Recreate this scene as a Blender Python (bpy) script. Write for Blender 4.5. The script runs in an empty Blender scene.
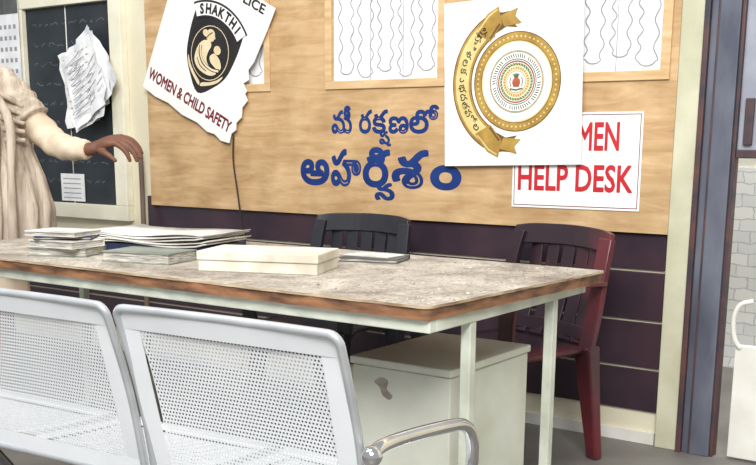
import bpy, bmesh, math, random
from mathutils import Vector, Matrix, Euler
from mathutils.geometry import delaunay_2d_cdt
random.seed(7)
S=bpy.context.scene
COL=S.collection
try: S.view_settings.view_transform='Standard'
except Exception: pass
D=math.radians

# ---------------------------------------------------------------- materials
def lin(c):
    return tuple(((v/255)/12.92 if v/255<=0.04045 else (((v/255)+0.055)/1.055)**2.4) for v in c)
def nodes(name):
    m=bpy.data.materials.new(name); m.use_nodes=True
    nt=m.node_tree; return m,nt,nt.nodes['Principled BSDF']
def mat(name,c1,c2=None,scale=6,rough=.6,metal=0,stretch=(1,1,1),bump=0,detail=4,lo=.35,hi=.65,spec=None,dist=.004,gradx=0):
    m,nt,b=nodes(name); N=nt.nodes; L=nt.links
    b.inputs['Roughness'].default_value=rough; b.inputs['Metallic'].default_value=metal
    if spec is not None: b.inputs['Specular IOR Level'].default_value=spec
    if c2 is None: c2=tuple(v*.93 for v in c1)
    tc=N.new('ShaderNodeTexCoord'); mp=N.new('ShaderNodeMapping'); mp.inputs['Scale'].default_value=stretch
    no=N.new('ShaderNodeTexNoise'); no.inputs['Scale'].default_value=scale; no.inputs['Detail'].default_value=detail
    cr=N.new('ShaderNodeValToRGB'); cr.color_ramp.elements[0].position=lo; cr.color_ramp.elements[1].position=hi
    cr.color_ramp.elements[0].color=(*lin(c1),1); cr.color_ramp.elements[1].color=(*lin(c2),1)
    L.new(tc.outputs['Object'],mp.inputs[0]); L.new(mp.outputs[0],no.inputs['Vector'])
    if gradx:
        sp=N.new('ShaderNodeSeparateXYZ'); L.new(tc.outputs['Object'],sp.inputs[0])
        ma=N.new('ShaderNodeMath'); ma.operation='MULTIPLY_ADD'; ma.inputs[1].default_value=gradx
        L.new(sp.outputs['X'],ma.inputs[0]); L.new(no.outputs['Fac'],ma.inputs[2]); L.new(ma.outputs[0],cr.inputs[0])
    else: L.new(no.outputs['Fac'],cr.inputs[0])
    L.new(cr.outputs[0],b.inputs['Base Color'])
    if bump:
        bp=N.new('ShaderNodeBump'); bp.inputs['Strength'].default_value=bump; bp.inputs['Distance'].default_value=dist
        L.new(no.outputs['Fac'],bp.inputs['Height']); L.new(bp.outputs[0],b.inputs['Normal'])
    return m
M={}
M['cream']=mat('cream_wall_paint',(232,225,200),(218,210,184),3,.7)
M['creampost']=mat('cream_green_paint',(208,206,180),(184,182,154),5,.6,detail=8)
M['tile_and_shade']=mat('dark_glazed_tile_and_shade',(48,38,50),(66,48,56),4,.35)
M['steel']=mat('blue_grey_steel',(118,122,134),(80,84,98),6,.45,.2,stretch=(1,1,.4),detail=8)
M['steellight']=mat('pale_grey_steel',(168,172,182),(146,150,162),6,.45,.1)
M['steeldark']=mat('dark_steel_edge',(58,52,60),(96,64,60),9,.5)
M['frost']=mat('off_white_paint',(238,236,228),(222,220,210),7,.5)
M['frame']=mat('cream_frame_paint',(240,236,216),(226,221,198),7,.5)
M['white']=mat('white_board',(244,243,240),(237,236,232),5,.5)
M['paper']=mat('paper_white',(242,242,240),(222,223,226),10,.8)
M['papergrey']=mat('paper_grey_ink',(138,140,146),(160,160,166),30,.8)
M['page']=mat('page_edges',(222,218,206),(110,108,102),60,.8,stretch=(.3,.3,8))
M['red']=mat('red_ink',(200,34,46),(186,28,40),9,.5)
M['maroon']=mat('maroon_ink',(124,24,38),(108,20,34),9,.5)
M['black']=mat('black_ink',(26,24,26),(38,34,34),9,.5)
M['blue']=mat('blue_paint',(24,48,108),(32,60,122),9,.6,spec=.2)
M['gold']=mat('gold_print',(184,150,72),(154,120,52),14,.45)
M['gold2']=mat('dark_gold_print',(122,88,42),(100,70,34),14,.45)
M['lgold']=mat('pale_gold_print',(226,208,144),(210,188,118),14,.45)
M['green']=mat('green_print',(78,132,96),(60,112,78),14,.5)
M['rustprint']=mat('rust_print',(176,92,60),(156,76,50),14,.5)
M['beigeink']=mat('cream_print',(232,216,180),(218,198,158),14,.5)
M['board']=mat('chalkboard',(30,36,42),(44,52,58),5,.6)
M['chalk']=mat('chalk_marks',(104,112,118),(130,136,140),20,.9)
M['bluepaint']=mat('navy_cover',(44,54,86),(34,42,70),10,.5)
M['bookgreen']=mat('grey_green_cover',(146,152,140),(112,120,112),10,.6,detail=8)
M['darkcover']=mat('dark_cover',(70,72,74),(98,98,98),16,.5)
M['box']=mat('cream_cardboard',(232,227,212),(200,192,174),9,.7,detail=9)
M['dpaper']=mat('dusty_paper',(236,234,228),(188,184,176),8,.85,detail=9)
M['tframe']=mat('pale_green_enamel',(216,221,206),(188,192,176),9,.45)
M['cab']=mat('cabinet_enamel',(222,224,212),(198,200,184),4,.45,detail=8)
M['rust']=mat('bare_metal_patch',(150,140,132),(176,170,162),40,.5,.3)
M['edge']=mat('brown_wood_edge',(156,108,72),(82,56,42),9,.65,stretch=(1,1,5),detail=8)
M['edgelight']=mat('pale_ply_edge',(200,180,150),(134,108,82),9,.7,stretch=(1,1,10),detail=8)
M['perf']=mat('white_powder_coat',(236,239,242),(226,230,234),5,.4)
M['silver']=mat('silver_frame',(208,212,216),(188,192,196),10,.32,.5)
M['chrome']=mat('chrome',(215,215,215),(200,200,202),10,.12,1.0)
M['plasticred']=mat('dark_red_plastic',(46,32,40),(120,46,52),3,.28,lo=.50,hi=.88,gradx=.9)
M['plasticblk']=mat('charcoal_plastic',(46,46,54),(36,36,42),6,.3)
M['skin']=mat('skin',(124,82,62),(104,68,52),12,.6)
M['hair']=mat('black_hair',(26,22,22),(36,30,28),40,.5,stretch=(4,4,1))
M['kurta']=mat('beige_cotton',(222,206,182),(206,186,160),14,.9,bump=.4,dist=.01)
M['shawl']=mat('taupe_shawl',(210,196,178),(160,143,126),5,.95,bump=1,stretch=(4,4,.6),dist=.03)
M['floor']=mat('grey_floor',(128,124,118),(108,104,100),3,.5)
M['wire']=mat('black_cable',(40,30,30),(52,40,38),9,.5)
M['stick']=mat('weathered_stick',(118,98,84),(92,76,66),14,.8,stretch=(1,1,.2))
M['crumb']=mat('plaster_crumbs',(226,220,208),(120,108,98),90,.9)
M['shoe']=mat('brown_leather',(70,48,38),(58,40,32),14,.5)

def two(name,rough,sc1,st1,ca,cb,sc2,d2,mult,p2=(.35,.65),dt=9,dis=.6,p1=(.3,.7)):
    m,nt,b=nodes(name); N=nt.nodes; L=nt.links
    b.inputs['Roughness'].default_value=rough
    tc=N.new('ShaderNodeTexCoord'); mp=N.new('ShaderNodeMapping'); mp.inputs['Scale'].default_value=st1
    n1=N.new('ShaderNodeTexNoise'); n1.inputs['Scale'].default_value=sc1; n1.inputs['Detail'].default_value=dt; n1.inputs['Roughness'].default_value=.66; n1.inputs['Distortion'].default_value=dis
    c1=N.new('ShaderNodeValToRGB'); e=c1.color_ramp.elements
    e[0].position=p1[0]; e[0].color=(*lin(ca),1); e[1].position=p1[1]; e[1].color=(*lin(cb),1)
    n2=N.new('ShaderNodeTexNoise'); n2.inputs['Scale'].default_value=sc2; n2.inputs['Detail'].default_value=d2
    c2=N.new('ShaderNodeValToRGB'); e=c2.color_ramp.elements
    e[0].position=p2[0]; e[0].color=(*mult,1); e[1].position=p2[1]; e[1].color=(1,1,1,1)
    mx=N.new('ShaderNodeMix'); mx.data_type='RGBA'; mx.blend_type='MULTIPLY'; mx.inputs[0].default_value=.85
    L.new(tc.outputs['Object'],mp.inputs[0]); L.new(mp.outputs[0],n1.inputs['Vector']); L.new(n1.outputs['Fac'],c1.inputs[0])
    L.new(tc.outputs['Object'],n2.inputs['Vector']); L.new(n2.outputs['Fac'],c2.inputs[0])
    L.new(c1.outputs[0],mx.inputs[6]); L.new(c2.outputs[0],mx.inputs[7]); L.new(mx.outputs[2],b.inputs['Base Color'])
    return m
M['wood']=two('plywood_grain',.5,3.6,(.9,1,6),(180,142,96),(220,188,144),5.5,10,(.80,.77,.72),(.38,.58))
M['woodtrim']=mat('pale_wood_trim',(220,190,146),(198,162,114),5,.6,stretch=(1,1,6))
M['dusty']=two('dusty_table_top',.8,5,(1,1,1),(138,126,114),(202,194,180),90,4,(.66,.62,.58),(.40,.50),10,.5,(.36,.64))
def stone():
    m,nt,b=nodes('white_stone_cladding'); N=nt.nodes; L=nt.links
    b.inputs['Roughness'].default_value=.8
    tc=N.new('ShaderNodeTexCoord'); mp=N.new('ShaderNodeMapping'); mp.inputs['Rotation'].default_value=(D(90),0,0)
    no=N.new('ShaderNodeTexNoise'); no.inputs['Scale'].default_value=14; no.inputs['Detail'].default_value=6
    ad=N.new('ShaderNodeMix'); ad.data_type='RGBA'; ad.blend_type='LINEAR_LIGHT'; ad.inputs[0].default_value=.02
    br=N.new('ShaderNodeTexBrick'); br.inputs['Scale'].default_value=4.2
    br.inputs['Color1'].default_value=(*lin((244,245,247)),1); br.inputs['Color2'].default_value=(*lin((228,231,236)),1)
    br.inputs['Mortar'].default_value=(*lin((196,200,208)),1); br.inputs['Mortar Size'].default_value=.016; br.inputs['Mortar Smooth'].default_value=.6
    L.new(tc.outputs['Object'],mp.inputs[0]); L.new(mp.outputs[0],no.inputs['Vector'])
    L.new(mp.outputs[0],ad.inputs[6]); L.new(no.outputs['Color'],ad.inputs[7]); L.new(ad.outputs[2],br.inputs['Vector'])
    L.new(br.outputs['Color'],b.inputs['Base Color'])
    bp=N.new('ShaderNodeBump'); bp.inputs['Strength'].default_value=.3; bp.inputs['Distance'].default_value=.01
    L.new(no.outputs['Fac'],bp.inputs['Height']); L.new(bp.outputs[0],b.inputs['Normal'])
    return m
M['stone']=stone()

# ---------------------------------------------------------------- helpers
def link(o,parent=None):
    COL.objects.link(o)
    if parent is not None: o.parent=parent
    return o
def thing(name,label,cat,loc=(0,0,0),rot=(0,0,0),group=None):
    o=bpy.data.objects.new(name,None); o.empty_display_size=.1
    o.location=loc; o.rotation_euler=rot; o['label']=label; o['category']=cat
    if group: o['group']=group
    return link(o)
def tag(o,label,cat,group=None):
    o['label']=label; o['category']=cat
    if group: o['group']=group
    return o
def struct(o): o['kind']='structure'; return o
def finish(name,bm,mats,parent=None,bevel=0,smooth=False,loc=(0,0,0),rot=(0,0,0),seg=2):
    me=bpy.data.meshes.new(name); bm.normal_update(); bm.to_mesh(me); bm.free()
    if not isinstance(mats,(list,tuple)): mats=[mats]
    for m in mats: me.materials.append(M[m])
    o=bpy.data.objects.new(name,me); o.location=loc; o.rotation_euler=rot; link(o,parent)
    if smooth:
        for p in me.polygons: p.use_smooth=True
    if bevel:
        b=o.modifiers.new('bevel','BEVEL'); b.width=bevel; b.segments=seg; b.limit_method='ANGLE'
    return o
def box(bm,x0,x1,y0,y1,z0,z1,mi=0,mtx=None):
    vs=[bm.verts.new(Vector(p)) for p in ((x0,y0,z0),(x1,y0,z0),(x1,y1,z0),(x0,y1,z0),(x0,y0,z1),(x1,y0,z1),(x1,y1,z1),(x0,y1,z1))]
    if mtx is not None:
        for v in vs: v.co=mtx@v.co
    for f in ((0,3,2,1),(4,5,6,7),(0,1,5,4),(1,2,6,5),(2,3,7,6),(3,0,4,7)):
        bm.faces.new([vs[i] for i in f]).material_index=mi
def boxobj(name,dims,m,parent=None,bevel=0,loc=(0,0,0),rot=(0,0,0)):
    bm=bmesh.new(); box(bm,*dims); return finish(name,bm,m,parent,bevel,loc=loc,rot=rot)
def smoothpath(pts,n=8,cyc=False):
    P=[Vector(p) for p in pts]; out=[]; N=len(P)
    rng=range(N) if cyc else range(N-1)
    for i in rng:
        p0=P[(i-1)%N] if cyc or i>0 else P[i]; p1=P[i]; p2=P[(i+1)%N]; p3=P[(i+2)%N] if cyc or i+2<N else P[i+1]
        for k in range(n):
            t=k/n
            out.append(.5*((2*p1)+(-p0+p2)*t+(2*p0-5*p1+4*p2-p3)*t*t+(-p0+3*p1-3*p2+p3)*t**3))
    if not cyc: out.append(P[-1])
    return out
def tube(bm,pts,r,cyc=False,seg=12,mi=0,ref=Vector((0,0,1))):
    P=[Vector(p) for p in pts]; n=len(P); rings=[]
    rr=r if isinstance(r,(list,tuple)) else [r]*n
    prev=None
    for i in range(n):
        a=P[(i-1)%n] if (cyc or i>0) else P[i]; b=P[(i+1)%n] if (cyc or i<n-1) else P[i]
        t=(b-a).normalized()
        if prev is None:
            u=t.cross(ref)
            if u.length<1e-3: u=t.cross(Vector((1,0,0)))
            u.normalize()
        else:
            u=(prev-t*prev.dot(t)).normalized()
        prev=u; w=t.cross(u)
        rings.append([bm.verts.new(P[i]+(u*math.cos(2*math.pi*k/seg)+w*math.sin(2*math.pi*k/seg))*rr[i]) for k in range(seg)])
    m=n if cyc else n-1
    for i in range(m):
        A=rings[i];B=rings[(i+1)%n]
        for k in range(seg):
            f=bm.faces.new((A[k],A[(k+1)%seg],B[(k+1)%seg],B[k])); f.material_index=mi; f.smooth=True
    if not cyc:
        bm.faces.new(rings[0][::-1]).material_index=mi; bm.faces.new(rings[-1]).material_index=mi
def strip(bm,pts,w,t,wdir,mi=0):
    P=[Vector(p) for p in pts]; n=len(P); wd=Vector(wdir).normalized(); rings=[]
    for i in range(n):
        a=P[max(i-1,0)]; b=P[min(i+1,n-1)]; tg=(b-a).normalized()
        nm=tg.cross(wd).normalized()
        ww=(w[i] if isinstance(w,(list,tuple)) else w)/2; tt=(t[i] if isinstance(t,(list,tuple)) else t)/2
        rings.append([bm.verts.new(P[i]+wd*sx*ww+nm*sy*tt) for sx,sy in((-1,-1),(1,-1),(1,1),(-1,1))])
    for i in range(n-1):
        for k in range(4):
            bm.faces.new((rings[i][k],rings[i][(k+1)%4],rings[i+1][(k+1)%4],rings[i+1][k])).material_index=mi
    bm.faces.new(rings[0][::-1]); bm.faces.new(rings[-1])
def disc(bm,cx,cy,r0,r1,z,mi,n=48,sy=1,a0=0,a1=360):
    full=abs(a1-a0)>=360
    k=n if full else n+1
    A=[D(a0+(a1-a0)*i/n) for i in range(k)]
    o=[bm.verts.new((cx+r1*math.cos(a),cy+sy*r1*math.sin(a),z)) for a in A]
    if r0<=0:
        bm.faces.new(o).material_index=mi; return
    q=[bm.verts.new((cx+r0*math.cos(a),cy+sy*r0*math.sin(a),z)) for a in A]
    for i in range(n):
        j=(i+1)%k
        bm.faces.new((o[i],o[j],q[j],q[i])).material_index=mi
def poly(bm,pts,z,mi):
    f=bm.faces.new([bm.verts.new((p[0],p[1],z)) for p in pts]); f.material_index=mi
    f.normal_update()
    if f.normal.z<0: f.normal_flip()
    bmesh.ops.triangulate(bm,faces=[f])
def line(bm,pts,w,z,mi,cyc=False):
    P=[Vector((p[0],p[1])) for p in pts]; n=len(P); L=[];R=[]
    for i in range(n):
        a=P[(i-1)%n] if cyc or i>0 else P[i]; b=P[(i+1)%n] if cyc or i<n-1 else P[i]
        t=(b-a).normalized() if (b-a).length>1e-9 else Vector((1,0)); nn=Vector((-t.y,t.x))*w/2
        L.append(bm.verts.new((P[i].x+nn.x,P[i].y+nn.y,z))); R.append(bm.verts.new((P[i].x-nn.x,P[i].y-nn.y,z)))
    for i in range(n if cyc else n-1):
        j=(i+1)%n
        bm.faces.new((L[i],R[i],R[j],L[j])).material_index=mi
_dg=bpy.context.evaluated_depsgraph_get
def area2(q): return sum(q[i].x*q[(i+1)%len(q)].y-q[(i+1)%len(q)].x*q[i].y for i in range(len(q)))
def text(bm,body,x,y,h=None,width=None,bold=0,mi=0,z=.0006,align='L',rot=0,size=1,sx=1):
    """flat lettering; bold thickens the outline (in em); pieces are merged into one clean flat shape"""
    def make(fill):
        c=bpy.data.curves.new('t','FONT'); c.body=body; c.size=1; c.resolution_u=3
        if not fill: c.fill_mode='NONE'
        o=bpy.data.objects.new('t',c); COL.objects.link(o); bpy.context.view_layer.update()
        me=bpy.data.meshes.new_from_object(o.evaluated_get(_dg()))
        bpy.data.objects.remove(o); bpy.data.curves.remove(c); return me
    fm=make(True)
    xs=[v.co.x for v in fm.vertices]
    if not xs: return
    x0,x1=min(xs)-bold,max(xs)+bold
    s=(h/.7) if h else size
    kx=(width/(x1-x0)) if width else s*sx
    off={'L':-x0,'C':-(x0+x1)/2,'R':-x1}[align]
    Rm=Matrix.Rotation(rot,4,'Z')
    def T(px,py,zz):
        p=Rm@Vector(((px+off)*kx,py*s,0)); return Vector((p.x+x,p.y+y,zz))
    polys=[[Vector((fm.vertices[i].co.x,fm.vertices[i].co.y)) for i in p.vertices] for p in fm.polygons]
    bpy.data.meshes.remove(fm)
    if bold:
        em=make(False)
        for e in em.edges:
            a=em.vertices[e.vertices[0]].co.to_2d(); b=em.vertices[e.vertices[1]].co.to_2d()
            d=b-a
            if d.length<1e-5: continue
            nn=Vector((-d.y,d.x)).normalized()*bold
            polys.append([a-nn,b-nn,b+nn,a+nn])
        for v in em.vertices:
            polys.append([Vector((v.co.x+bold*math.cos(k*math.pi/4+.1),v.co.y+bold*math.sin(k*math.pi/4+.1))) for k in range(8)])
        bpy.data.meshes.remove(em)
        vs=[];fs=[]
        for q in polys:
            if area2(q)<0: q=q[::-1]
            if abs(area2(q))<1e-8: continue
            fs.append(list(range(len(vs),len(vs)+len(q)))); vs+=q
        try:
            r=delaunay_2d_cdt(vs,[],fs,0,1e-5)
            V=[bm.verts.new(T(v.x,v.y,z)) for v in r[0]]
            for f,of in zip(r[2],r[5]):
                if of:
                    try: bm.faces.new([V[i] for i in f]).material_index=mi
                    except ValueError: pass
            for v in V:
                if not v.link_faces: bm.verts.remove(v)
            return
        except Exception as ex: print('cdt',ex)
    for q in polys: bm.faces.new([bm.verts.new(T(p.x,p.y,z)) for p in q]).material_index=mi
def facing(theta=0): return (D(90),D(-theta),0)

# ---------------------------------------------------------------- structure
o=boxobj('floor',(-8,3.5,-7,3,-.1,0),'floor'); struct(o)
bm=bmesh.new(); box(bm,-8,-1.27,0,.14,0,2.9); box(bm,-1.27,-.45,0,.14,2.35,2.9); box(bm,-.45,3.5,0,.14,0,2.9)
o=finish('wall_back',bm,'cream'); struct(o)
bm=bmesh.new()
for z0,z1 in ((.129,.290),(.300,.474),(.484,.667),(.677,.86)):
    box(bm,-4.15,-1.345,-.012,.0,z0,z1)
for z0,z1 in ((.129,.290),(.300,.474),(.484,.60)):
    box(bm,-8,-4.15,-.012,.0,z0,z1)  # dark courses added beyond the tiling, standing in for shade under the table
o=finish('trim_1',bm,'tile_and_shade',bevel=.002); struct(o)
o=boxobj('baseboard_back',(-8,-1.345,-.014,0,0,.045),'frost'); struct(o)
o=boxobj('trim_2',(-1.335,-1.25,-.034,.0,0,2.9),'creampost',bevel=.004); struct(o)
bm=bmesh.new()
box(bm,-1.25,-1.230,-.045,.02,0,2.35,1); box(bm,-1.230,-1.205,-.03,.02,0,2.35,0); box(bm,-1.205,-1.197,-.036,.02,0,2.35,1); box(bm,-1.197,-1.125,-.04,.02,0,2.35,0); box(bm,-1.125,-1.112,-.03,.02,0,2.35,1)
box(bm,-1.112,-.45,-.04,.02,2.27,2.35,0); box(bm,-.53,-.45,-.04,.02,0,2.27,0)
box(bm,-1.112,-.53,-.015,.01,1.12,2.27,2); box(bm,-1.09,-1.06,-.03,-.01,1.14,1.30,1); box(bm,-1.112,-.53,-.025,.01,1.095,1.125,1)
o=finish('door_1',bm,['steel','steeldark','steellight'],bevel=.003); struct(o)
bm=bmesh.new(); box(bm,-1.062,-.535,-.02,.01,0.01,.43)
tube(bm,smoothpath([(-1.045,-.02,.42),(-1.065,-.03,.46),(-1.07,-.035,.53),(-1.052,-.03,.58),(-1.01,-.02,.595)],5),.009,seg=10)
o=finish('door_2',bm,'frost',bevel=.003); struct(o)
bm=bmesh.new(); box(bm,-3.5,3.5,1.6,1.75,0,1.03); o=finish('wall_outside',bm,'stone'); struct(o)
bm=bmesh.new(); box(bm,-3.5,3.5,1.62,1.75,1.03,2.9); o=finish('wall_outside_upper',bm,'frost'); struct(o)

# ---------------------------------------------------------------- plywood board with three windows
bd=thing('plywood_display_board','large varnished plywood display board with blue painted lettering','display board',(-2.72,-.012,.815))
X=lambda x:x+2.72
Z=lambda z:z-.815
wins=[(-3.86,-3.30),(-2.905,-2.35),(-1.95,-1.40)]
zb,zt=1.405,1.93
bm=bmesh.new(); y0,y1=-.018,0
def bx(x0,x1,z0,z1): box(bm,X(x0),X(x1),y0,y1,Z(z0),Z(z1))
bx(-4.10,-1.336,.815,zb); bx(-4.10,-1.336,zt,2.25)
edges=[-4.10]+[v for w in wins for v in w]+[-1.336]
for i in range(0,len(edges),2): bx(edges[i],edges[i+1],zb,zt)
finish('panel',bm,'wood',bd)
for (a,b) in wins:
    bm=bmesh.new(); w=.035
    box(bm,X(a)-w,X(b)+w,-.026,-.018,Z(zb)-w,Z(zb)); box(bm,X(a)-w,X(b)+w,-.026,-.018,Z(zt),Z(zt)+w)
    box(bm,X(a)-w,X(a),-.026,-.018,Z(zb),Z(zt)); box(bm,X(b),X(b)+w,-.026,-.018,Z(zb),Z(zt))
    finish('window_trim',bm,'woodtrim',bd,bevel=.002)
    bm=bmesh.new(); box(bm,X(a),X(b),-.003,.002,Z(zb),Z(zt),0)
    nb=bmesh.new()
    for k in range(5):
        cx=X(a)+.07+k*.105
        pts=[];zz0=Z(zb)+.03+random.uniform(0,.05)
        top=Z(zt)-.03
        for i in range(60):
            t=i/59; z=top+(zz0-top)*t
            pts.append((cx-.032+.009*math.sin(t*(34+k*3)+k)+.004*math.sin(t*11),z))
        for i in range(1,12):
            an=math.pi+math.pi*i/12
            pts.append((cx+.032*math.cos(an),zz0+.02*math.sin(an)))
        for i in range(60):
            t=i/59; z=zz0+(top-zz0)*t
            pts.append((cx+.032+.009*math.sin(t*(38-k*2)+k*2),z))
        line(nb,pts,.005,.0,1)
    for v in nb.verts: v.co=Vector((v.co.x,-.0045,v.co.y))
    tm=bpy.data.meshes.new('t'); nb.to_mesh(tm); nb.free(); bm.from_mesh(tm)
    for kx in (X(a)+.2,X(a)+.37): box(bm,kx,kx+.002,-.005,-.003,Z(zb),Z(zt),1)
    finish('pinned_paper',bm,['paper','papergrey'],bd)
bm=bmesh.new()
zi=[0]
def tel(b,x,z,s,bold=.03,w=None):
    zi[0]+=1; text(bm,b,x,z,size=s,bold=bold,width=w,z=.0006+.0002*(zi[0]%3))
s=.130; B=.028
tel('మీ',-2.908,1.183,s,B,.115)
tel('ర',-2.755,1.183,s,B,.070)
tel('క',-2.684,1.183,s,B,.084); tel('ష',-2.645,1.136,s*.54,.045,.064)
tel('ణ',-2.597,1.183,s,B,.106)
tel('లో',-2.490,1.183,s,B,.150)
s=.208; B=.030
tel('అ',-3.090,.955,s,B,.170)
tel('హ',-2.912,.955,s,B,.170)
tel('రి',-2.734,.955,s,B,.148); tel('న',-2.668,.898,s*.44,.05,.108)
tel('శ',-2.578,.955,s,B,.190)
tel('ం',-2.380,.955,s,B+.004,.155)
for v in bm.verts: v.co=Vector((X(v.co.x),-.0178-v.co.z,Z(v.co.y)))
finish('painted_lettering',bm,'blue',bd)

# ---------------------------------------------------------------- tilted torn safety sign
sg=thing('torn_safety_sign','crooked white sign with torn edge and black shield emblem','sign',(-4.10,-.052,1.43),facing(-26.5))
bm=bmesh.new()
out=[(0,-.02),(.10,-.026),(.20,-.014),(.31,-.024),(.42,-.012),(.50,-.022),(.55,-.010),(.60,-.020),(.655,-.005),(.648,.04),(.668,.07),(.656,.10),(.676,.14),(.660,.18),(.678,.225),(.650,.245),(.655,.262),(.620,.285),(.645,.315),(.622,.352),(.640,.40),(.645,.46),(.655,.56),(.66,.667),(.3,.67),(0,.667)]
f=bm.faces.new([bm.verts.new((x,y,0)) for x,y in out])
r=bmesh.ops.extrude_face_region(bm,geom=[f])
for v in [e for e in r['geom'] if isinstance(e,bmesh.types.BMVert)]: v.co.z-=.005
bmesh.ops.recalc_face_normals(bm,faces=bm.faces)
finish('sign_panel',bm,'white',sg)
bm=bmesh.new()
text(bm,'POLICE',.605,.615,h=.042,width=.24,align='R',mi=0,bold=.03)
text(bm,'WOMEN & CHILD SAFETY',.325,.038,h=.054,width=.615,align='C',mi=1,bold=.034)
finish('lettering',bm,['black','maroon'],sg)
bm=bmesh.new()
cx,cy=.365,.328
KX,KY=1.38,1.14
def E(x,y): return (cx+x*KX,cy+y*KY)
def sh(k):
    L=[(-.5,.60),(-.36,.70),(-.2,.77),(0,.80),(.2,.77),(.36,.70),(.5,.60),(.52,.35),(.50,.05),(.44,-.25),(.28,-.52),(0,-.78),(-.28,-.52),(-.44,-.25),(-.50,.05),(-.52,.35)]
    P=smoothpath([(*E(x*.235*k,y*.235*k),0) for x,y in L],4,True); return [(p.x,p.y) for p in P]
def pl(L,mi,z=.0015,n=4):
    P=smoothpath([(*E(x,y),0) for x,y in L],n,True); poly(bm,[(p.x,p.y) for p in P],z,mi)
def ln(L,w,z,mi):
    P=smoothpath([(*E(x,y),0) for x,y in L],5); line(bm,[(p.x,p.y) for p in P],w,z,mi)
def ov(x,y,rx,ry,mi,z,n=28): poly(bm,[E(x+rx*math.cos(2*math.pi*i/n),y+ry*math.sin(2*math.pi*i/n)) for i in range(n)],z,mi)
K,C,W=0,3,2
poly(bm,sh(1.0),.0006,K)
ov(0,-.006,.091,.112,C,.0010); ov(0,-.006,.088,.109,K,.0012)
ov(-.044,.060,.015,.014,C,.0014)
ov(-.020,.062,.021,.025,C,.0016)
pl([(-.002,.068),(.006,.058),(.000,.054),(.001,.048),(-.008,.040),(-.018,.040)],C,.0018)
pl([(-.026,.038),(-.046,.026),(-.060,.000),(-.064,-.034),(-.058,-.066),(-.034,-.088),(.000,-.094),(.034,-.088),(.056,-.068),(.040,-.058),(.010,-.052),(-.006,-.034),(-.008,-.006),(-.002,.022),(-.010,.038)],C,.0020)
ov(.030,.022,.017,.018,C,.0022)
pl([(.018,.002),(.034,.002),(.056,-.010),(.070,-.034),(.062,-.048),(.040,-.046),(.016,-.036),(.006,-.018)],C,.0024)
ln([(-.050,.004),(-.040,-.030),(-.012,-.056),(.030,-.062),(.066,-.050)],.018,.0027,K)
ln([(-.050,.004),(-.038,-.030),(-.010,-.055),(.030,-.062),(.064,-.052)],.010,.0030,C)
ln([(-.050,-.050),(-.024,-.074),(.010,-.080)],.004,.0033,K)
ln([(-.034,.044),(-.026,.062),(-.014,.078)],.004,.0033,K)
for sx in (-1,1):
    pl([(sx*.092,-.060),(sx*.080,-.092),(sx*.050,-.122),(sx*.006,-.150),(sx*.006,-.134),(sx*.040,-.114),(sx*.070,-.088)],C,.0036)
disc(bm,cx,cy-.085,.244,.312,.0042,W,a0=54,a1=126)
disc(bm,cx,cy-.085,.306,.316,.0045,K,a0=53,a1=127); disc(bm,cx,cy-.085,.236,.246,.0045,K,a0=53,a1=127)
for i,ch in enumerate('SHAKTHI'):
    an=D(117.5-i*9.1); rr=.255
    text(bm,ch,cx+rr*math.cos(an),cy-.085+rr*math.sin(an),h=.044,align='C',mi=K,bold=.05,rot=an-math.pi/2,z=.0048,sx=.85)
finish('shield_emblem',bm,['black','lgold','white','beigeink'],sg)
bm=bmesh.new(); tube(bm,smoothpath([(-3.50,-.038,1.17),(-3.505,-.038,1.05),(-3.485,-.038,.92),(-3.465,-.038,.80),(-3.445,-.024,.62),(-3.46,-.022,.30),(-3.50,-.022,.02)],6),.004,seg=8)
tag(finish('hanging_cable',bm,'wire'),'thin dark cable hanging down the wall below the crooked sign','cable')

# ---------------------------------------------------------------- help desk sign
hs=thing('help_desk_sign','white sign with bold red lettering, partly covered by a board','sign',(-1.985,-.034,.892),facing(.3))
boxobj('sign_panel',(0,.535,0,.365,-.003,0),'white',hs)
bm=bmesh.new()
text(bm,'WOMEN',.445,.225,h=.102,width=.335,align='R',bold=.024)
text(bm,'HELP DESK',.265,.070,h=.098,width=.480,align='C',bold=.024)
finish('lettering',bm,'red',hs)
bm=bmesh.new()
for q in ((.008,.008,.527,.011),(.008,.354,.527,.357),(.008,.008,.011,.357),(.524,.008,.527,.357)):
    poly(bm,[(q[0],q[1]),(q[2],q[1]),(q[2],q[3]),(q[0],q[3])],.0006,0)
finish('border',bm,'maroon',hs)

# ---------------------------------------------------------------- round gold emblem board
eb=thing('emblem_board','white square board with round gold seal and curved gold ribbon','sign',(-2.295,-.052,1.046),facing(1.6))
boxobj('sign_panel',(0,.61,0,.645,-.006,0),'white',eb,bevel=.002)
bm=bmesh.new(); cx,cy=.332,.322
GO,DG,LG,WH,GR,RE,BK=range(7)
disc(bm,cx,cy,0,.191,.0006,DG,72); disc(bm,cx,cy,0,.187,.0009,GO,72)
disc(bm,cx,cy,0,.158,.0012,DG,72); disc(bm,cx,cy,0,.155,.0015,LG,72); disc(bm,cx,cy,0,.150,.0017,WH,72)
for i in range(56):
    a=2*math.pi*i/56; disc(bm,cx+.172*math.cos(a),cy+.172*math.sin(a),0,.0042,.0013,LG,8)
def marks(n,r0,r1,w,mi,z,tw=.05,skip=0):
    for i in range(n):
        if skip and i%skip==0: continue
        a=2*math.pi*i/n
        line(bm,[(cx+r0*math.cos(a),cy+r0*math.sin(a)),(cx+r1*math.cos(a+tw),cy+r1*math.sin(a+tw))],w,z,mi)
disc(bm,cx,cy,.112,.116,.002,GO,64); disc(bm,cx,cy,.117,.119,.002,GR,64); disc(bm,cx,cy,.084,.088,.002,GR,64)
marks(64,.092,.107,.0036,BK,.002,.04,11)
disc(bm,cx,cy,.075,.081,.002,RE,48); disc(bm,cx,cy,.062,.072,.002,GR,48)
marks(36,.063,.071,.003,LG,.0023,.1)
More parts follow.
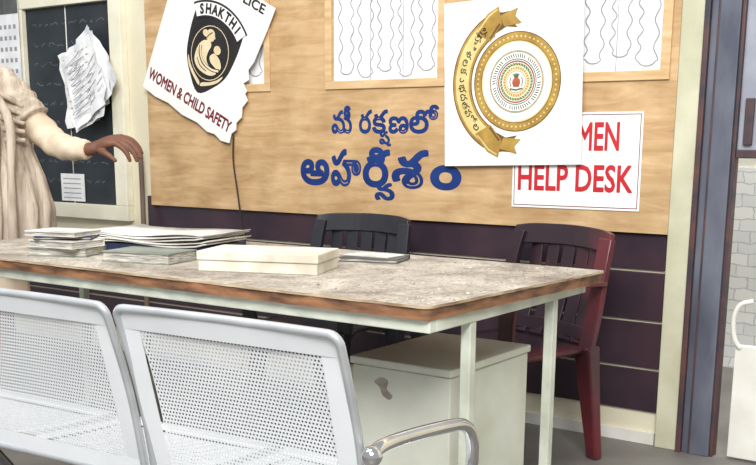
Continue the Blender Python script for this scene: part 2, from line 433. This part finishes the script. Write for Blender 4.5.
disc(bm,cx,cy,0,.059,.002,LG,48)
marks(32,.048,.057,.0030,RE,.0024,.0)
disc(bm,cx,cy,0,.045,.0024,WH,40); disc(bm,cx,cy,.040,.043,.0027,GO,40)
# urn with leaves, base scroll
poly(bm,[(cx+x,cy+y) for x,y in ((-.012,-.020),(.012,-.020),(.018,-.004),(.016,.008),(.007,.016),(-.007,.016),(-.016,.008),(-.018,-.004))],.0027,RE)
poly(bm,[(cx+x,cy+y) for x,y in ((-.009,.016),(.009,.016),(.012,.021),(-.012,.021))],.0028,DG)
for k in range(-2,3): line(bm,[(cx+k*.003,cy+.021),(cx+k*.007,cy+.034-abs(k)*.002)],.005,.0027,GR)
line(bm,[(cx-.028,cy-.026),(cx,cy-.031),(cx+.028,cy-.026)],.007,.0030,GR)
for sx in (-1,1): line(bm,[(cx+sx*.024,cy-.018),(cx+sx*.028,cy),(cx+sx*.024,cy+.018)],.004,.0027,DG)
disc(bm,cx,cy,.202,.290,.0010,DG,48,a0=118,a1=240); disc(bm,cx,cy,.207,.285,.0012,GO,48,a0=118,a1=240); disc(bm,cx,cy,.216,.276,.0014,LG,48,a0=122,a1=236)
def rb(L,mi,z): poly(bm,[(cx+x,cy+y) for x,y in L],z,mi)
for sy in (1,-1):
    rb([(-.145,sy*.235),(-.11,sy*.180),(-.045,sy*.212),(.005,sy*.205),(-.030,sy*.238),(.005,sy*.272),(-.06,sy*.266),(-.115,sy*.272)],DG,.0016)
    rb([(-.185,sy*.195),(-.115,sy*.160),(-.065,sy*.222),(-.080,sy*.290),(-.130,sy*.266)],GO,.0018)
    rb([(.004,sy*.278),(-.075,sy*.254),(-.055,sy*.212),(.022,sy*.220),(-.006,sy*.248)],GO,.002)
    line(bm,[(cx-.175,cy+sy*.200),(cx-.122,cy+sy*.258),(cx-.086,cy+sy*.278)],.006,.0022,LG)
    line(bm,[(cx-.118,cy+sy*.170),(cx-.074,cy+sy*.224)],.009,.0022,DG)
for i,ch in enumerate('మహిళలకుభదతపోల'):
    a=D(128+i*7.9); rr=.232
    text(bm,ch,cx+(rr+.026)*math.cos(a),cy+(rr+.026)*math.sin(a),size=.042,align='C',mi=BK,bold=.012,rot=a+math.pi/2,z=.0018)
finish('round_emblem',bm,['gold','gold2','lgold','white','green','rustprint','black'],eb)

# ---------------------------------------------------------------- notice board
nbx=thing('framed_notice_board','black notice board in an off-white frame mounted on the cream wall','notice board',(-4.73,0,.72))
X=lambda x:x+4.73
Z=lambda z:z-.72
bm=bmesh.new(); a,b,c,d=-5.20,-4.27,.72,1.93
ia,ib,ic,idd=-5.08,-4.36,.80,1.85
box(bm,X(a),X(b),-.045,0,Z(c),Z(ic)); box(bm,X(a),X(b),-.045,0,Z(idd),Z(d)); box(bm,X(a),X(ia),-.045,0,Z(ic),Z(idd)); box(bm,X(ib),X(b),-.045,0,Z(ic),Z(idd))
finish('frame',bm,'frame',nbx,bevel=.004)
bm=bmesh.new()
for r in range(9):
    z=1.76-r*.105
    x=-5.02
    while x<-4.46:
        L=random.uniform(.02,.07); pts=[(X(x)+L*i/6,Z(z)+random.uniform(-.010,.012)) for i in range(7)]
        line(bm,pts,.0025,0,1); x+=L+random.uniform(.015,.04)
for v in bm.verts: v.co=Vector((v.co.x,-.0158,v.co.y))
box(bm,X(ia),X(ib),-.015,0,Z(ic),Z(idd),0)
finish('board',bm,['board','chalk'],nbx)
bm=bmesh.new(); tube(bm,[(X(-4.735),-.0165,Z(.80)),(X(-4.735),-.0165,Z(1.85))],.003,seg=6)
finish('divider',bm,'frost',nbx)
pb=bmesh.new()
for k,(ang,dx,dz,wd) in enumerate(((18,-.04,-.01,.145),(10,-.03,0,.14),(2,-.01,0,.15),(-8,.0,.0,.14),(-17,.02,-.02,.145),(6,.01,-.06,.13),(-4,.0,-.04,.14))):
    Mx=Matrix.Translation((dx,-.008*k,dz))@Matrix.Rotation(D(ang),4,'Y')
    vs=[]
    for j in range(11):
        for i in range(9):
            x=-wd+2*wd*i/8; z=.03-.40*j/10; y=-.009*math.sin(i*1.6+k*1.7+j*.9)-.005*math.sin(i*2.9-j*2.1)-.022*(j/10)**2*(k+1)*.4-(.016 if (i in (0,8) and j>8) else 0)
            vs.append(pb.verts.new(Mx@Vector((x,y,z))))
    for j in range(10):
        for i in range(8): pb.faces.new((vs[j*9+i],vs[(j+1)*9+i],vs[(j+1)*9+i+1],vs[j*9+i+1]))
    for r in range(9):
        vv=[Mx@Vector((x,-.016-.022*(r/8)**2*(k+1)*.4,-.02-r*.036+dz2)) for x,dz2 in ((-.10,0),(.09-.02*(r%3),0),(.09-.02*(r%3),.004),(-.10,.004))]
        pb.faces.new([pb.verts.new(v) for v in vv]).material_index=1
o=finish('paper_bundle',pb,['paper','papergrey'],smooth=True,loc=(-4.61,-.030,1.62),rot=(0,D(-28),0))
tag(o,'fanned bundle of white papers pinned crookedly on the notice board','papers')
bm=bmesh.new(); box(bm,-.1,.1,-.002,0,-.075,.075,0)
for r in range(5): box(bm,-.08,.07,-.003,-.001,.045-r*.026,.05-r*.026,1)
o=finish('paper_slip',bm,['paper','papergrey'],loc=(-4.74,-.02,.885)); tag(o,'small white typed slip pinned low on the notice board','paper')
cal=thing('wall_calendar','white wall calendar with dark heading hanging beside the notice board','calendar',(-5.25,-.055,1.47))
bm=bmesh.new(); box(bm,-.16,.16,-.003,0,0,.46,0)
for i in range(7):
    for j in range(5): box(bm,-.14+i*.042,-.118+i*.042,-.0045,-.0028,.04+j*.06,.062+j*.06,1)
finish('calendar_sheet',bm,['paper','papergrey'],cal)
boxobj('heading',(-.16,.16,-.005,-.003,.36,.46),'darkcover',cal)
bm=bmesh.new(); tube(bm,smoothpath([(-4.185,-.022,1.09),(-4.17,-.03,1.04),(-4.145,-.05,.9),(-4.10,-.09,.60),(-4.02,-.16,.0)],4),[.013]*17,seg=10)
tag(finish('wooden_stick',bm,'stick',),'thin weathered stick leaning against the wall beside the notice board','stick')

# ---------------------------------------------------------------- table
tb=thing('office_table','long dusty-topped office table with brown edge and pale steel frame','table',(-2.4,-1.24,0))
tx=lambda x:x+2.4
ty=lambda y:y+1.24
x0,x1,ya,yb=-3.52,-1.272,-1.72,-.78
def rr(x0,x1,y0,y1,r,z,n=5):
    P=[]
    for cx_,cy_,a,dx in ((x1-r,y1-r,0,.02),(x0+r,y1-r,90,0),(x0+r,y0+r,180,0),(x1-r,y0+r,270,-.025)):
        for i in range(n+1):
            t=D(a+90*i/n); P.append((cx_+dx+r*math.cos(t),cy_+r*math.sin(t),z))
    out=[]
    for i in range(len(P)):
        a=Vector(P[i]);b=Vector(P[(i+1)%len(P)]); k=max(1,int((b-a).length/.03))
        for j in range(k):
            q=a.lerp(b,j/k)
            if k>1 and j: q+=Vector((random.uniform(-.003,.002),random.uniform(-.002,.003),0))
            out.append(tuple(q))
    return out
def slab(bm,P0,z0,z1,mt=0,ms=0):
    A=[bm.verts.new((p[0],p[1],z0)) for p in P0]; B=[bm.verts.new((p[0],p[1],z1)) for p in P0]
    bm.faces.new(A[::-1]).material_index=ms; bm.faces.new(B).material_index=mt
    n=len(A)
    for i in range(n): bm.faces.new((A[i],A[(i+1)%n],B[(i+1)%n],B[i])).material_index=ms
bm=bmesh.new(); P=rr(tx(x0),tx(x1),ty(ya),ty(yb),.022,0)
slab(bm,P,.753,.76,0,1)
finish('table_top',bm,['dusty','edgelight'],tb)
bm=bmesh.new(); P=rr(tx(x0)+.004,tx(x1)-.004,ty(ya)+.004,ty(yb)-.004,.02,0); slab(bm,P,.724,.7525,0,0)
finish('top_edge',bm,'edge',tb)
bm=bmesh.new()
fx0,fx1,fy0,fy1=tx(x0)+.05,tx(x1)-.034,ty(ya)+.022,ty(yb)-.022
for q in ((fx0,fx1,fy0,fy0+.03),(fx0,fx1,fy1-.03,fy1),(fx0,fx0+.03,fy0+.03,fy1-.03),(fx1-.03,fx1,fy0+.03,fy1-.03)):
    box(bm,*q,.690,.7235)
finish('frame_rail',bm,'tframe',tb,bevel=.003)
for lx in (fx1-.032,fx0+.002):
    for ly in (ty(-1.50),ty(-1.02)):
        bm=bmesh.new(); box(bm,lx,lx+.03,ly,ly+.03,.0,.690); finish('leg',bm,'tframe',tb,bevel=.003)
bm=bmesh.new(); box(bm,fx0+.002,fx0+.032,ty(-1.60),ty(-.92),.03,.06); finish('foot_rail',bm,'tframe',tb,bevel=.003)
bm=bmesh.new()
for i in range(460):
    x=-1.30-random.random()**1.1*.48; y=random.uniform(-1.69,-.81)
    s=random.uniform(.001,.0034)
    if random.random()<.07: s*=2.2
    Mx=Matrix.Translation((x,y,.760+s*.2))@Matrix.Rotation(random.uniform(0,6),4,'Z')
    box(bm,-s,s,-s*.7,s*.7,-s*.18,s*.18,0,Mx)
o=finish('plaster_debris',bm,'crumb'); tag(o,'scattered plaster crumbs and dust on the table top','debris'); o['kind']='stuff'

# ---------------------------------------------------------------- things on the table
def book(name,label,loc,rz,w,d,t,cover,cat='book',group=None,wav=0):
    e=thing(name,label,cat,loc,(0,0,D(rz)),group)
    bm=bmesh.new(); box(bm,-w/2+.004,w/2-.004,-d/2+.004,d/2-.004,.003,t-.003); finish('pages',bm,'page',e)
    bm=bmesh.new(); box(bm,-w/2,w/2,-d/2,d/2,0,.003); box(bm,-w/2,w/2,-d/2,d/2,t-.003,t); box(bm,-w/2,w/2,d/2-.003,d/2,.003,t-.003)
    finish('cover',bm,cover,e)
    return e
T=.7605
e=thing('cardboard_box','flat cream cardboard box with lid lying on the table','box',(-2.08,-1.40,T),(0,0,D(21)))
boxobj('box_base',(-.187,.187,-.102,.102,0,.032),'box',e,bevel=.002)
boxobj('lid',(-.191,.191,-.106,.106,.033,.060),'box',e,bevel=.003)
book('register_book','thick grey-green register lying beside the cream box',(-2.53,-1.47,T),14,.25,.17,.034,'bookgreen')
e=thing('open_register','large white paper register with curling pages and navy edges','register',(-2.75,-1.17,T),(0,0,D(12)))
boxobj('lower_cover',(-.23,.23,-.14,.14,0,.026),'bluepaint',e,bevel=.002)
bm=bmesh.new()
for k in range(5):
    vs=[]
    for i in range(17):
        for j in range(3):
            x=-.235+.47*i/16; vs.append(bm.verts.new((x+.012*math.sin(k*2.1),-.15+.145*j+k*.003+.006*math.sin(k*3+i*.3),.028+k*.008+.006*math.sin(i*.42+.6*k)*(1-j*.3)+(.006 if i in(0,16) else 0))))
    for i in range(16):
        for j in range(2): bm.faces.new((vs[i*3+j],vs[(i+1)*3+j],vs[(i+1)*3+j+1],vs[i*3+j+1]))
o=finish('curled_pages',bm,'dpaper',e,smooth=True); sm=o.modifiers.new('s','SOLIDIFY'); sm.thickness=.004; sm.offset=1
z=T
for i,(w,d,t,rz,c,lb,dx,dy) in enumerate(((.21,.16,.028,26,'bookgreen','grey-green bound register at the bottom of a pile',0,0),(.195,.155,.024,8,'dpaper','white paper-covered register in a pile',.012,-.010),(.19,.15,.012,40,'bluepaint','navy covered register near the top of a pile',-.010,.01),(.20,.15,.016,16,'dpaper','white register on top of a pile',-.012,-.004))):
    book('register_book',lb,(-2.895+dx,-1.51+dy,z),rz,w,d,t,c,group='registers piled on the table'); z+=t+.0006
e=book('notebook','thin dark notebook lying flat on the table',(-1.97,-1.00,T),18,.20,.15,.014,'darkcover')
bm=bmesh.new(); box(bm,-.085,.085,-.055,.055,0,.002); o=finish('loose_paper',bm,'dpaper',loc=(-1.98,-.99,T+.0148),rot=(0,0,D(4))); tag(o,'loose white sheet lying on the dark notebook','paper')

# ---------------------------------------------------------------- cabinet
cb=thing('pedestal_cabinet','cream steel pedestal cabinet with chipped paint under the table','cabinet',(-1.60,-1.18,0))
boxobj('body',(-.168,.168,-.21,.25,0,.505),'cab',cb,bevel=.004)
boxobj('top_panel',(-.175,.175,-.217,.257,.507,.53),'cab',cb,bevel=.005)
for k in range(3):
    dr=boxobj('drawer',(-.15,.15,.25,.262,.03+k*.158,.175+k*.158),'cab',cb,bevel=.003)
    boxobj('handle',(-.05,.05,.262,.278,.1+k*.158,.112+k*.158),'silver',dr,bevel=.002)
bm=bmesh.new(); P=smoothpath([(-.09,0,.462),(-.065,0,.478),(-.04,0,.470),(-.045,0,.445),(-.025,0,.43),(-.035,0,.415),(-.06,0,.425),(-.07,0,.448)],3,True)
bm.faces.new([bm.verts.new((p.x,-.2107,p.z)) for p in P]); finish('chipped_patch',bm,'rust',cb)

# ---------------------------------------------------------------- perforated bench
def perfmesh(W=.545,Hh=.41,mx=.045,mt=.042,p=.0086,r=.0023):
    bm=bmesh.new()
    nx=int((W-2*mx)/p); ny=int((Hh-2*mt)/p); ox=-nx*p/2; oz=(Hh-ny*p)/2
    def q(a,b,c,d): bm.faces.new([bm.verts.new((x,0,z)) for x,z in ((a,c),(b,c),(b,d),(a,d))])
    q(-W/2,W/2,0,oz); q(-W/2,W/2,oz+ny*p,Hh); q(-W/2,ox,oz,oz+ny*p); q(-ox,W/2,oz,oz+ny*p)
    for j in range(ny):
        z0=oz+j*p; sh=p/2 if j%2 else 0; n=nx-1 if j%2 else nx
        if j%2: q(ox,ox+p/2,z0,z0+p); q(-ox-p/2,-ox,z0,z0+p)
        for i in range(n):
            x0=ox+sh+i*p; cx=x0+p/2; cz=z0+p/2; h=p/2
            O=[(h,0),(h,h),(0,h),(-h,h),(-h,0),(-h,-h),(0,-h),(h,-h)]
            ov=[bm.verts.new((cx+a,0,cz+b)) for a,b in O]
            iv=[bm.verts.new((cx+r*math.cos(k*math.pi/4),0,cz+r*math.sin(k*math.pi/4))) for k in range(8)]
            for k in range(8): bm.faces.new((ov[k],ov[(k+1)%8],iv[(k+1)%8],iv[k]))
    for v in bm.verts:
        t=v.co.z/Hh; v.co.y=.012*math.sin(math.pi*t)-.006*(2*v.co.x/W)**2
    me=bpy.data.meshes.new('perforated_sheet'); bm.to_mesh(me); bm.free(); me.materials.append(M['perf']); return me
PM=perfmesh()
def ring(W,Hh,r):
    P=[]
    for cx_,cz_,a in ((W/2-r,Hh-r,0),(-W/2+r,Hh-r,90),(-W/2+r,r,180),(W/2-r,r,270)):
        for i in range(6):
            t=D(a+18*i); P.append((cx_+r*math.cos(t),0,cz_+r*math.sin(t)))
    out=[]
    for i in range(len(P)):
        a=Vector(P[i]);b=Vector(P[(i+1)%len(P)]); n=max(1,int((b-a).length/.03))
        for k in range(n): out.append(a.lerp(b,k/n))
    for v in out: v.y=.012*math.sin(math.pi*v.z/Hh)-.006*(2*v.x/W)**2
    return out
bm=bmesh.new(); tube(bm,ring(.545,.41,.022),.0088,cyc=True,seg=10,ref=Vector((0,1,0)))
RM=bpy.data.meshes.new('frame_ring'); bm.to_mesh(RM); bm.free(); RM.materials.append(M['silver'])
bn=thing('waiting_bench','white perforated steel waiting bench with chrome armrests','bench',(-1.935,-2.10,-.008),(0,0,D(3)))
for xc in (-1.3175,-1.8925,-2.4675):
    for nm,loc,rot in (('backrest',(xc+1.90,-.21,.425),(D(14),0,0)),('seat',(xc+1.90,-.17,.41),(D(-94),0,0))):
        o=bpy.data.objects.new(nm,PM); o.location=loc; o.rotation_euler=rot; link(o,bn)
        o2=bpy.data.objects.new('frame',RM); link(o2,o)
bm=bmesh.new(); box(bm,-.86,.87,-.02,.04,.33,.38); finish('beam',bm,'silver',bn,bevel=.004)
for lx in (-.70,.70):
    bm=bmesh.new()
    tube(bm,smoothpath([(lx,-.26,.026),(lx,-.22,.06),(lx,-.04,.32),(lx,.0,.345)],5),.018,seg=10)
    tube(bm,smoothpath([(lx,.30,.026),(lx,.26,.06),(lx,.06,.32),(lx,.02,.345)],5),.018,seg=10)
    finish('leg',bm,'chrome',bn)
for lx in (.888,-.888):
    bm=bmesh.new()
    tube(bm,smoothpath([(lx,-.255,.596),(lx,-.22,.606),(lx,-.12,.601),(lx,.03,.585),(lx,.10,.570),(lx,.135,.535),(lx,.138,.47),(lx,.11,.40),(lx*.97,.04,.365)],6),.0135,seg=14)
    tube(bm,smoothpath([(lx*.98,-.17,.47),(lx*.985,-.10,.40),(lx*.97,0,.36)],6),.011,seg=10)
    bmesh.ops.create_uvsphere(bm,u_segments=16,v_segments=10,radius=.02,matrix=Matrix.Translation((lx,-.258,.595)))
    for f in bm.faces: f.smooth=True
    finish('armrest',bm,'chrome',bn)

# ---------------------------------------------------------------- plastic chairs
def chair(label,loc,rz,m,k_=1.0):
    c=thing('plastic_armchair',label,'chair',loc,(0,0,D(rz)),group='plastic armchairs behind the table')
    c.scale=(k_,1,1)
    bm=bmesh.new()
    n=10; g=[]
    for j in range(n+1):
        row=[]
        for i in range(n+1):
            u=i/n*2-1; v=j/n*2-1; w=.225-.02*(v+1)/2
            z=.43-.018*(1-u*u)*(1-v*v)-(.03*max(0,-v-.6)/.4)
            row.append(bm.verts.new((u*w,v*.215,z)))
        g.append(row)
    for j in range(n):
        for i in range(n): bm.faces.new((g[j][i],g[j][i+1],g[j+1][i+1],g[j+1][i]))
    o=finish('seat',bm,m,c,smooth=True); s=o.modifiers.new('s','SOLIDIFY'); s.thickness=.022
    bm=bmesh.new()
    for k in range(5):
        x=-.140+k*.070; y=.20+.03*(1-(x/.2)**2)
        strip(bm,smoothpath([(x,y-.01,.43),(x,y+.03,.55),(x,y+.06,.68),(x*1.03,y+.08,.79)],4),.056,.008,(1,0,0))
    for sx in (-1,1):
        strip(bm,smoothpath([(sx*.205,.19,.42),(sx*.215,.21,.55),(sx*.215,.235,.70),(sx*.208,.265,.81)],4),.055,.026,(1,0,0))
    strip(bm,smoothpath([(-.232,.256,.792),(-.16,.284,.802),(0,.315,.805),(.16,.284,.802),(.232,.256,.792)],5),.078,.02,(0,.25,1))
    strip(bm,smoothpath([(-.215,.195,.47),(0,.235,.47),(.215,.195,.47)],5),.05,.014,(0,.1,1))
    finish('backrest',bm,m,c,bevel=.006,seg=3)
    for sx in (-1,1):
        bm=bmesh.new()
        strip(bm,smoothpath([(sx*.215,.235,.655),(sx*.245,.12,.665),(sx*.268,-.06,.665),(sx*.266,-.18,.650),(sx*.252,-.228,.61),(sx*.238,-.225,.52),(sx*.225,-.215,.42)],5),[.066]*31,.018,(1,.0,0.05))
        finish('armrest',bm,m,c,bevel=.005,seg=3)
        for y0_,y1_ in ((-.20,-.235),(.20,.26)):
            bm=bmesh.new(); strip(bm,[(sx*.196,y0_,.43),(sx*.198,(y0_+y1_)/2,.22),(sx*.204,y1_,0)],[.075,.060,.046],[.06,.048,.036],(1,0,0))
            finish('leg',bm,m,c,bevel=.008)
    return c
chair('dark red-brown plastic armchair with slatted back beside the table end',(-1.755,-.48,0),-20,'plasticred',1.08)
chair('charcoal plastic armchair with slatted back tucked behind the table',(-2.58,-.48,0),4,'plasticblk')

# ---------------------------------------------------------------- person
pe=thing('person','standing person in beige tunic and taupe shawl, reaching over table','person',(-4.15,-1.03,0),(0,0,D(35.4)))
def ball(bm,c,r,sc=(1,1,1)):
    bmesh.ops.create_uvsphere(bm,u_segments=20,v_segments=14,radius=1,matrix=Matrix.Translation(c)@Matrix.Diagonal((r*sc[0],r*sc[1],r*sc[2],1)))
def limb(bm,pts,rs,k=7):
    P=smoothpath(pts,k); R=[]
    n=len(pts)
    for i in range(n-1):
        for j in range(k): R.append(rs[i]+(rs[i+1]-rs[i])*j/k)
    R.append(rs[-1])
    tube(bm,P,R,seg=14); ball(bm,P[0],R[0]); ball(bm,P[-1],R[-1])
def remeshed(name,bm,m,parent,vox,sm=4):
    o=finish(name,bm,m,parent)
    a=o.modifiers.new('r','REMESH'); a.mode='VOXEL'; a.voxel_size=vox; a.use_smooth_shade=True
    b=o.modifiers.new('s','SMOOTH'); b.iterations=sm; b.factor=.5
    bpy.context.view_layer.update()
    me=bpy.data.meshes.new_from_object(o.evaluated_get(_dg())); o.modifiers.clear(); o.data=me
    for p in me.polygons: p.use_smooth=True
    return o
bm=bmesh.new()
ball(bm,(0,0,1.60),.075,(1,1.12,1.42)); ball(bm,(0,-.02,1.535),.052,(1,1,1))
limb(bm,[(0,.01,1.52),(0,.015,1.40)],[.05,.058])
ball(bm,(0,-.085,1.585),.013,(1,1.2,1.8)); ball(bm,(0,-.088,1.575),.012)
ball(bm,(.077,.01,1.59),.022,(.4,.8,1.3)); ball(bm,(-.077,.01,1.59),.022,(.4,.8,1.3))
ball(bm,(0,-.078,1.545),.018,(1.4,.5,.4))
ball(bm,(0,0,1.27),.15,(1,.68,1.05)); ball(bm,(0,0,1.08),.13,(1,.72,1.1)); ball(bm,(0,0,.92),.165,(1,.72,.8))
limb(bm,[(-.16,0,1.36),(0,0,1.39),(.165,0,1.355)],[.05,.07,.05])
limb(bm,[(.185,0,1.345),(.375,-.03,1.150),(.47,-.08,1.115),(.56,-.125,1.104),(.60,-.128,1.116)],[.052,.042,.036,.028,.026])
limb(bm,[(-.185,0,1.345),(-.23,.0,1.09),(-.20,-.08,.86)],[.052,.042,.026])
for sx in (-1,1):
    limb(bm,[(sx*.09,0,.88),(sx*.10,-.01,.49),(sx*.10,.02,.08)],[.085,.056,.034])
    limb(bm,[(sx*.10,.03,.045),(sx*.11,-.14,.03)],[.036,.03])
ball(bm,(-.195,-.10,.80),.036,(.5,1,1.25))
for k in range(4): limb(bm,[(-.195,-.125+k*.017,.775),(-.19,-.13+k*.018,.735),(-.18,-.125+k*.017,.70)],[.0095,.009,.0075],3)
limb(bm,[(-.18,-.13,.82),(-.165,-.155,.785),(-.165,-.155,.75)],[.011,.010,.008],3)
# extended hand: fingers together, softly drooping
kn=[(.698,-.112,1.156),(.698,-.128,1.147),(.691,-.143,1.138),(.680,-.156,1.130)]
for k,q in enumerate(kn):
    limb(bm,[(.595,-.124-.003*k,1.121-.004*k),(.648,-.119-.012*k,1.145-.006*k),q],[.0195,.018,.0138],4)
fing=[[kn[0],(.738,-.113,1.146),(.768,-.114,1.120),(.784,-.114,1.090)],
      [kn[1],(.740,-.130,1.132),(.770,-.131,1.102),(.783,-.130,1.070)],
      [kn[2],(.730,-.146,1.120),(.756,-.147,1.090),(.768,-.146,1.058)],
      [kn[3],(.712,-.160,1.110),(.732,-.161,1.084),(.742,-.160,1.058)]]
for L in fing: limb(bm,L,[.0125,.0115,.0102,.0080],5)
limb(bm,[(.606,-.140,1.104),(.636,-.162,1.090),(.662,-.174,1.076),(.684,-.178,1.058)],[.0165,.014,.0112,.0085],5)
remeshed('body',bm,'skin',pe,.0038,2)
for sx in (-1,1):
    bm=bmesh.new(); ball(bm,(sx*.03,-.074,1.607),.012); finish('eye',bm,'black',pe,smooth=True)
bm=bmesh.new(); ball(bm,(0,.022,1.635),.083,(1.03,1.1,1.2)); ball(bm,(0,.115,1.56),.05,(1.1,.9,1.1)); finish('hair',bm,'hair',pe,smooth=True)
def loft(bm,rings,seg=56,folds=0,amp=0,ph=.25):
    R=[]
    for i,(cx_,cy_,z,rx,ry) in enumerate(rings):
        row=[]
        g=i/len(rings)
        for k in range(seg):
            a=2*math.pi*k/seg; f=1+amp*(.35+g)*(math.sin(a*folds+i*ph)+.6*math.sin(a*(folds//2+2)-i*ph*1.3+1))
            row.append(bm.verts.new((cx_+rx*math.cos(a)*f,cy_+ry*math.sin(a)*f,z)))
        R.append(row)
    for i in range(len(R)-1):
        for k in range(seg): bm.faces.new((R[i][k],R[i][(k+1)%seg],R[i+1][(k+1)%seg],R[i+1][k]))
def dense(rings,n=4):
    P=[]
    for i in range(len(rings)-1):
        for k in range(n):
            t=k/n; P.append(tuple(rings[i][j]*(1-t)+rings[i+1][j]*t for j in range(5)))
    P.append(rings[-1]); return P
bm=bmesh.new()
loft(bm,[(0,.01,1.435,.075,.07),(0,.005,1.415,.13,.085),(0,0,1.385,.19,.1),(0,0,1.30,.195,.115),(0,0,1.2,.172,.12),(0,0,1.08,.155,.115),(0,0,.95,.185,.135),(0,0,.8,.20,.15),(0,0,.6,.215,.16),(0,0,.45,.225,.165)],folds=9,amp=.02)
def sleeve(P,R,ph=0,am=1):
    Q=smoothpath(P,10); n0=len(bm.verts); tube(bm,Q,R,seg=26); bm.verts.ensure_lookup_table()
    for i,q in enumerate(Q):
        for k in range(26):
            v=bm.verts[n0+i*26+k]; d=v.co-q
            v.co=q+d*(1+am*(.06*math.sin(i*1.1+k*.5+ph)+.05*math.sin(i*.45-k*.7)))
def radii(rs,n=10):
    R=[]
    for i in range(len(rs)-1):
        for j in range(n): R.append(rs[i]+(rs[i+1]-rs[i])*j/n)
    R.append(rs[-1]); return R
sleeve([(.165,0,1.355),(.27,-.012,1.245),(.370,-.03,1.142),(.465,-.08,1.108),(.555,-.122,1.101)],radii([.070,.068,.062,.052,.040]),0,.8)
sleeve([(-.165,0,1.36),(-.21,0,1.23),(-.232,0,1.09),(-.215,-.05,.97),(-.203,-.075,.89)],radii([.066,.064,.060,.053,.046]))
o=finish('tunic',bm,'kurta',pe,smooth=True)
bm=bmesh.new()
loft(bm,dense([(.0,.0,1.475,.075,.075),(.01,-.005,1.455,.115,.10),(.03,-.01,1.42,.165,.128),(.045,-.015,1.34,.20,.15),(.05,-.015,1.24,.20,.16),(.06,-.015,1.1,.21,.17),(.085,-.02,.98,.235,.18),(.10,-.02,.85,.25,.185),(.10,-.02,.70,.245,.18),(.09,-.02,.60,.24,.175)]),seg=160,folds=15,amp=.036,ph=.16)
sleeve([(.09,-.01,1.405),(.175,-.01,1.36),(.240,-.02,1.285),(.290,-.03,1.225)],radii([.074,.080,.082,.084]),2)
for i in range(6):
    dx=-.12+i*.05
    tube(bm,smoothpath([(dx-.03,-.09,1.455-.005*i),(dx+.02,-.150,1.38),(dx+.05+.012*i,-.172,1.22),(dx+.05+.012*i,-.186,1.0),(dx+.04+.014*i,-.20,.80),(dx+.03+.014*i,-.195,.62)],6),radii([.012,.016,.020,.017,.021,.018],6),seg=10)
for i in range(5):
    tube(bm,smoothpath([(-.09+.01*i,-.10,1.48-.03*i),(.03,-.165,1.40-.045*i),(.13,-.155,1.35-.05*i),(.215,-.120,1.32-.045*i),(.280,-.095,1.28-.035*i)],6),radii([.012,.015,.017,.014,.009],6),seg=10)
o=finish('shawl',bm,'shawl',pe,smooth=True); s=o.modifiers.new('s','SOLIDIFY'); s.thickness=.004
bm=bmesh.new()
for sx in (-1,1): limb(bm,[(sx*.10,.04,.045),(sx*.11,-.15,.035)],[.043,.038])
finish('shoes',bm,'shoe',pe,smooth=True)

# ---------------------------------------------------------------- light
w=bpy.data.worlds.new('world'); S.world=w; w.use_nodes=True
w.node_tree.nodes['Background'].inputs[0].default_value=(.95,.98,1,1); w.node_tree.nodes['Background'].inputs[1].default_value=.56
def area(loc,tgt,size,p,col=(1,1,1)):
    l=bpy.data.lights.new('area','AREA'); l.shape='RECTANGLE'; l.size=size[0]; l.size_y=size[1]; l.energy=p; l.color=col
    o=bpy.data.objects.new('daylight_area',l); o.location=loc; o.rotation_euler=(Vector(tgt)-Vector(loc)).to_track_quat('-Z','Y').to_euler(); link(o)
area((1.0,-5.6,4.6),(-2.4,-.6,.9),(2.4,2),440,(1,.985,.965))
area((-2.5,-3.2,4.2),(-2.4,-.8,.8),(3,2),110,(1,1,1))
area((-.4,.7,2.9),(-1.2,1.6,.6),(2,.6),60,(1,1,1))

# ---------------------------------------------------------------- camera
cam=bpy.data.cameras.new('camera'); co=bpy.data.objects.new('camera',cam); link(co); S.camera=co
cam.sensor_width=36; cam.lens=48.9; cam.shift_y=.165
co.location=(0,-3.75,1.14)
co.rotation_euler=(Matrix.Rotation(D(35.4),3,'Z')@Matrix.Rotation(D(90-11.8),3,'X')@Matrix.Rotation(D(.4),3,'Z')).to_euler()
